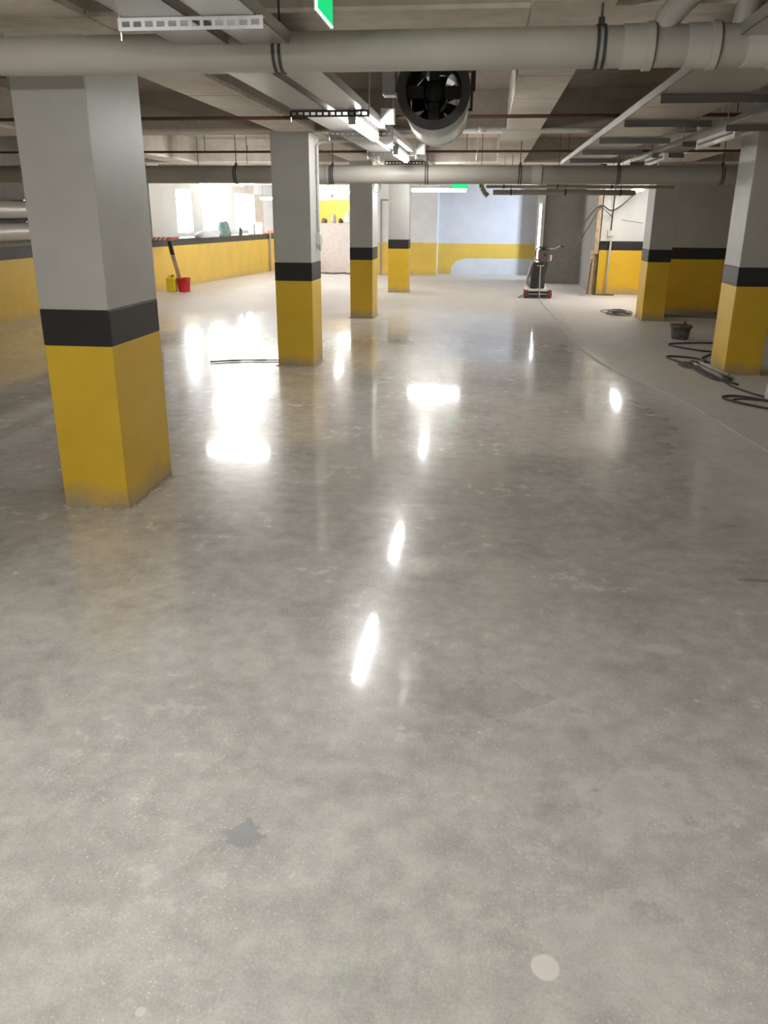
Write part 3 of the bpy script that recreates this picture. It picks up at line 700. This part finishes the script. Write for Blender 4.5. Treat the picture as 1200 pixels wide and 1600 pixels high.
# ---------------- things by the left wall ----------------
def bucket(name, label, loc, r0, r1, h, mat, inner='rubber', cat='bucket'):
    t = thing(name, label, cat, None, loc)
    link('shell', lathe(bmesh.new(), [(r0*.9, 0), (r0, .01), (r1, h), (r1+.012, h), (r1+.012, h-.02), (r1+.004, h-.025)][:4]+[(r1-.008, h), (r0-.006, .03), (.01, .03)], n=32), mat, t, True)
    bm = bmesh.new(); ring(bm, (0, 0), 'z', r1-.002, r1+.012, h-.02, h+.004, 32); link('rim', bm, mat, t)
    return t
rb = bucket('bucket', 'red plastic bucket standing by the left wall', (-6.6, 17.95, 0), .125, .145, .29, 'red')
link('bail_handle', T([(.15*math.cos(a), .15*math.sin(a)*.3-.15, .28-.1*math.sin(a)) for a in [PI*k/12 for k in range(13)]], .005, 6), 'galv', rb)
shade_strip = tag(link('plank', prism(bmesh.new(), [(-6.68, .035), (-6.59, .035), (-6.76, .78), (-6.85, .78)], 'y', 17.93, 17.97), 'wood', None), 'added ochre plank shape in the red bucket, standing in for a shaded strip', 'plank')  # added plank shape stands in for a shaded strip by the column
link('shaded_end', prism(bmesh.new(), [(-6.762, .78), (-6.852, .78), (-6.90, 1.06), (-6.81, 1.06)], 'y', 17.928, 17.972), 'black', shade_strip)  # dark end paints the black band in shade
cn = thing('canister', 'yellow plastic canister standing left of the red bucket', 'canister', None, (-6.86, 17.9, 0))
link('body', B(-.11, .11, -.09, .09, 0, .30), 'canister', cn, bevel=.03)
link('neck', T([(.03, 0, .29), (.03, 0, .33)], .03, 12), 'canister', cn); link('cap', T([(.03, 0, .33), (.03, 0, .355)], .035, 12), 'lid', cn)
link('carry_handle', T(spline([(-.08, 0, .29), (-.06, 0, .33), (-.02, 0, .335), (0, 0, .29)], 5), .012, 8), 'canister', cn, True)
zl = 1.08
tb = thing('barrier_boards', 'red and white striped boards stacked on the ledge by the grey column', 'boards', None, (-7.1, 18.0, zl))
for k in range(3):
    bd = link('board', B(-.2+.02*k, .28+.03*k, -.25, .35, .022*k+.001, .022*k+.02), 'orange', tb)
    for q in range(4): link('white_stripe', B(-.12+.1*q+.02*k, -.07+.1*q+.02*k, -.252, .352, .022*k+.0008, .022*k+.0202), 'plastic', bd)
def lump(name, label, loc, s, mat, cat, seed):
    rnd = random.Random(seed); bm = bmesh.new(); bmesh.ops.create_icosphere(bm, subdivisions=3, radius=1)
    off = [(Vector((rnd.uniform(-1, 1), rnd.uniform(-1, 1), rnd.uniform(-.3, 1))).normalized(), rnd.uniform(-.25, .3)) for _ in range(14)]
    for v in bm.verts:
        d = v.co.normalized(); k = 1+sum(a*max(0, d.dot(o))**8 for o, a in off)
        v.co = Vector((d.x*k*s[0], d.y*k*s[1], max(d.z, -.25)*k*s[2]+.25*s[2]))
    o = link(name, bm, mat, None, True); o.location = loc; return tag(o, label, cat)
lump('plastic_sack', 'slumped white plastic sack lying on the window ledge', (-6.95, 20.8, zl), (.28, .5, .13), 'sack', 'sack', 3)
lump('rubbish_bag', 'tall dark teal bag of odds and ends on the window ledge', (-6.85, 21.9, zl), (.17, .22, .28), 'teal', 'bag', 5)
bt = thing('spray_bottle', 'small dark bottle on the ledge right of the teal bag', 'bottle', None, (-6.8, 23.2, zl))
link('body', lathe(bmesh.new(), [(.05, 0), (.055, .02), (.055, .16), (.02, .2), (.02, .24)], n=16), 'darksteel', bt, True); link('cap', T([(0, 0, .24), (0, 0, .27)], .025, 10), 'plastic', bt)
for i, (lbl, y, w_, h) in enumerate((('grey box on the ledge, left of the white carton', 24.2, .16, .26), ('pale carton on the ledge, below the third window', 25.0, .26, .32))):
    t = thing('carton', lbl, 'box', None, (-6.75, y, zl)); link('body', B(-w_/2, w_/2, -w_/2, w_/2, 0, h), 'card' if i == 0 else 'plastic', t, bevel=.006)
    link('lid_flap', B(-w_/2-.004, w_/2+.004, -w_/2-.004, 0, h, h+.012), 'card', t)
vp = thing('wall_conduit', 'grey vertical conduit at the far end of the ledge wall', 'conduit', None, (-6.5, 25.3, 0)); link('pipe_run', T([(0, 0, 0), (0, 0, 1.08)], .03, 10), 'palecable', vp)
link('bracket', B(-.06, .035, -.04, .04, .5, .53), 'galv', vp)
tb2 = tag(link('red_offcut', B(-6.8, -6.45, 26.1, 26.5, zl, zl+.09), 'orange', None, bevel=.01), 'red offcut lying at the far end of the window ledge', 'offcut')
# things on the far parapet
for i, (lbl, x, w_, h, m) in enumerate((('low brown pile at the left of the far pale parapet', -5.0, .18, .14, 'box_brown'), ('pale tub in the middle of the far parapet', -4.7, .16, .28, 'card'),
                                       ('grey bag at the right of the far parapet, against the third column', -4.25, .22, .34, 'sack'), ('dark bundle between tub and bag on the far parapet', -4.47, .14, .16, 'darksteel'))):
    lump('bundle', lbl, (x, 26.12, 1.39), (w_/2*1.1, .1, h*.75), m, 'bundle', 20+i)
for i, pts in enumerate(([(-5.0, 24.2, .02), (-4.7, 24.6, .02), (-4.4, 24.3, .02), (-4.1, 24.7, .02)], [(-4.9, 24.7, .02), (-4.6, 24.35, .02), (-4.2, 24.5, .02), (-3.9, 24.3, .02)])):
    cable(['brown hose snaking on the floor in front of the far parapet', 'second brown hose lying across the first before the far parapet'][i], pts, .022, 'box_brown')
cable('tangle of dark wire on the floor beyond the left edge of the second column', [(-6.2, 24.6, .02), (-5.9, 24.8, .05), (-5.7, 24.5, .02), (-6.0, 24.3, .02), (-6.1, 24.7, .05)], .02)
cable('dark lead lying on the glossy floor left of the second column', [(-3.1, 9.1, .012), (-2.8, 9.25, .012), (-2.55, 9.3, .012), (-2.32, 9.35, .012)], .009)

# ---------------- things by the right columns ----------------
rbk = bucket('rubber_bucket', 'dusty black rubber mortar bucket standing between the two right columns', (2.76, 12.05, 0), .115, .14, .19, 'dusty')
link('trowel_handle', T([(.03, .02, .04), (.045, .0, .24)], .016, 10), 'darkwood', rbk)
link('mortar', T([(0, 0, .03), (0, 0, .12)], .11, 20), 'dusty', rbk)
link('bail_handle', T([(.148*math.cos(a), -.02-.11*math.sin(a), .18-.05*math.sin(a)) for a in [PI*k/12 for k in range(13)]], .005, 6), 'darksteel', rbk)
pts = []
for k in range(90):
    a = k*.42; r = .20+.07*math.sin(k*.23); pts.append((2.33+.06*math.sin(k*.11)+r*math.cos(a)*.85, 15.05+.12*math.cos(k*.17)+r*math.sin(a)*1.3, .010+.0006*k))
tag(link('cable_coil', T(pts, .007, 7), 'cable', None, True), 'coil of dark cable on the floor left of the farther right column', 'cable')
cable('dark cable doubled back on the floor just before the rubber bucket', [(3.1, 11.6, .012), (2.85, 11.58, .012), (2.55, 11.47, .012), (2.47, 11.35, .012), (2.55, 11.15, .012), (2.75, 10.9, .012), (2.9, 10.75, .012), (2.66, 10.3, .012), (2.6, 9.95, .012)], .011)
cable('dark cable lying left of the edge column with a folded end', [(2.66, 9.95, .012), (2.55, 10.25, .012), (2.29, 10.36, .012), (2.24, 10.2, .012), (2.4, 9.6, .012), (2.47, 9.0, .012), (2.6, 8.6, .012)], .012)
cable('dark cable running along the foot of the edge column', [(2.56, 9.9, .012), (2.44, 9.6, .03), (2.47, 9.25, .012), (2.62, 8.95, .012), (2.52, 8.8, .012), (2.42, 8.95, .012), (2.36, 9.5, .012)], .013)
cable('grey cable crossing from the edge column to the right edge of the frame', [(2.42, 9.4, .03), (2.47, 8.9, .03), (2.52, 8.5, .012), (2.68, 8.0, .012), (3.0, 7.6, .012)], .010)
cable('upper strand of the dark loop on the floor at the right edge of the frame', [(3.1, 7.5, .012), (2.7, 7.8, .012), (2.45, 8.0, .012), (2.31, 7.98, .012), (2.28, 7.87, .012), (2.4, 7.65, .012), (2.7, 7.35, .012), (3.1, 7.0, .012)], .011)
cable('lower strand of the dark loop on the floor at the right edge of the frame', [(3.1, 7.3, .03), (2.7, 7.65, .03), (2.5, 7.82, .02), (2.38, 7.86, .012), (2.33, 7.8, .012)], .009)
rg = tag(link('brown_rag', lathe(bmesh.new(), [(.17, 0), (.16, .012), (.08, .016), (.02, .017)], n=18), 'box_brown', None, True), 'flat brown rag lying inside the cables at the foot of the edge column', 'rag')
rg.location = (2.40, 9.75, .0); rg.scale = (.85, 1.5, 1)
hs = thing('air_hose_fitting', 'pair of pale metal hose ends crossing over the cables at the edge column', 'fitting', None, (2.48, 9.3, .03))
for a, b in (((-.05, .5, 0), (.03, -.45, 0)), ((.0, .45, .015), (.12, -.35, .015))): link('metal_pipe', T([a, b], .016, 10), 'palecable', hs, True)
link('coupling', T([(-.06, .52, 0), (-.02, .42, 0)], .028, 12), 'cable', hs)
# sack at the right edge
sk = thing('cement_sack', 'white sack with blue print standing at the right edge of the frame', 'sack', None, (2.83, 7.9, 0), .1)
bm = bmesh.new()
prof = [(.165, 0), (.175, .03), (.17, .12), (.155, .22), (.12, .30), (.07, .34)]
V = []
for r, z in prof:
    V.append([bm.verts.new((r*math.copysign(abs(math.cos(a))**.6, math.cos(a)), r*.62*math.copysign(abs(math.sin(a))**.6, math.sin(a)), z)) for a in [2*PI*k/28 for k in range(28)]])
for a, b in zip(V, V[1:]):
    for k in range(28): bm.faces.new((a[k], a[(k+1)%28], b[(k+1)%28], b[k]))
bm.faces.new(V[0][::-1]); bm.faces.new(V[-1]); link('sack_body', bm, 'sack', sk, True)
link('printed_stripe', prism(bmesh.new(), [(-.12, .02), (-.05, .02), (-.04, .14), (-.06, .2), (-.1, .14)], 'y', -.114, -.10), 'ink', sk)
link('sewn_top', B(-.08, .08, -.012, .012, .33, .38), 'sack', sk, bevel=.005)
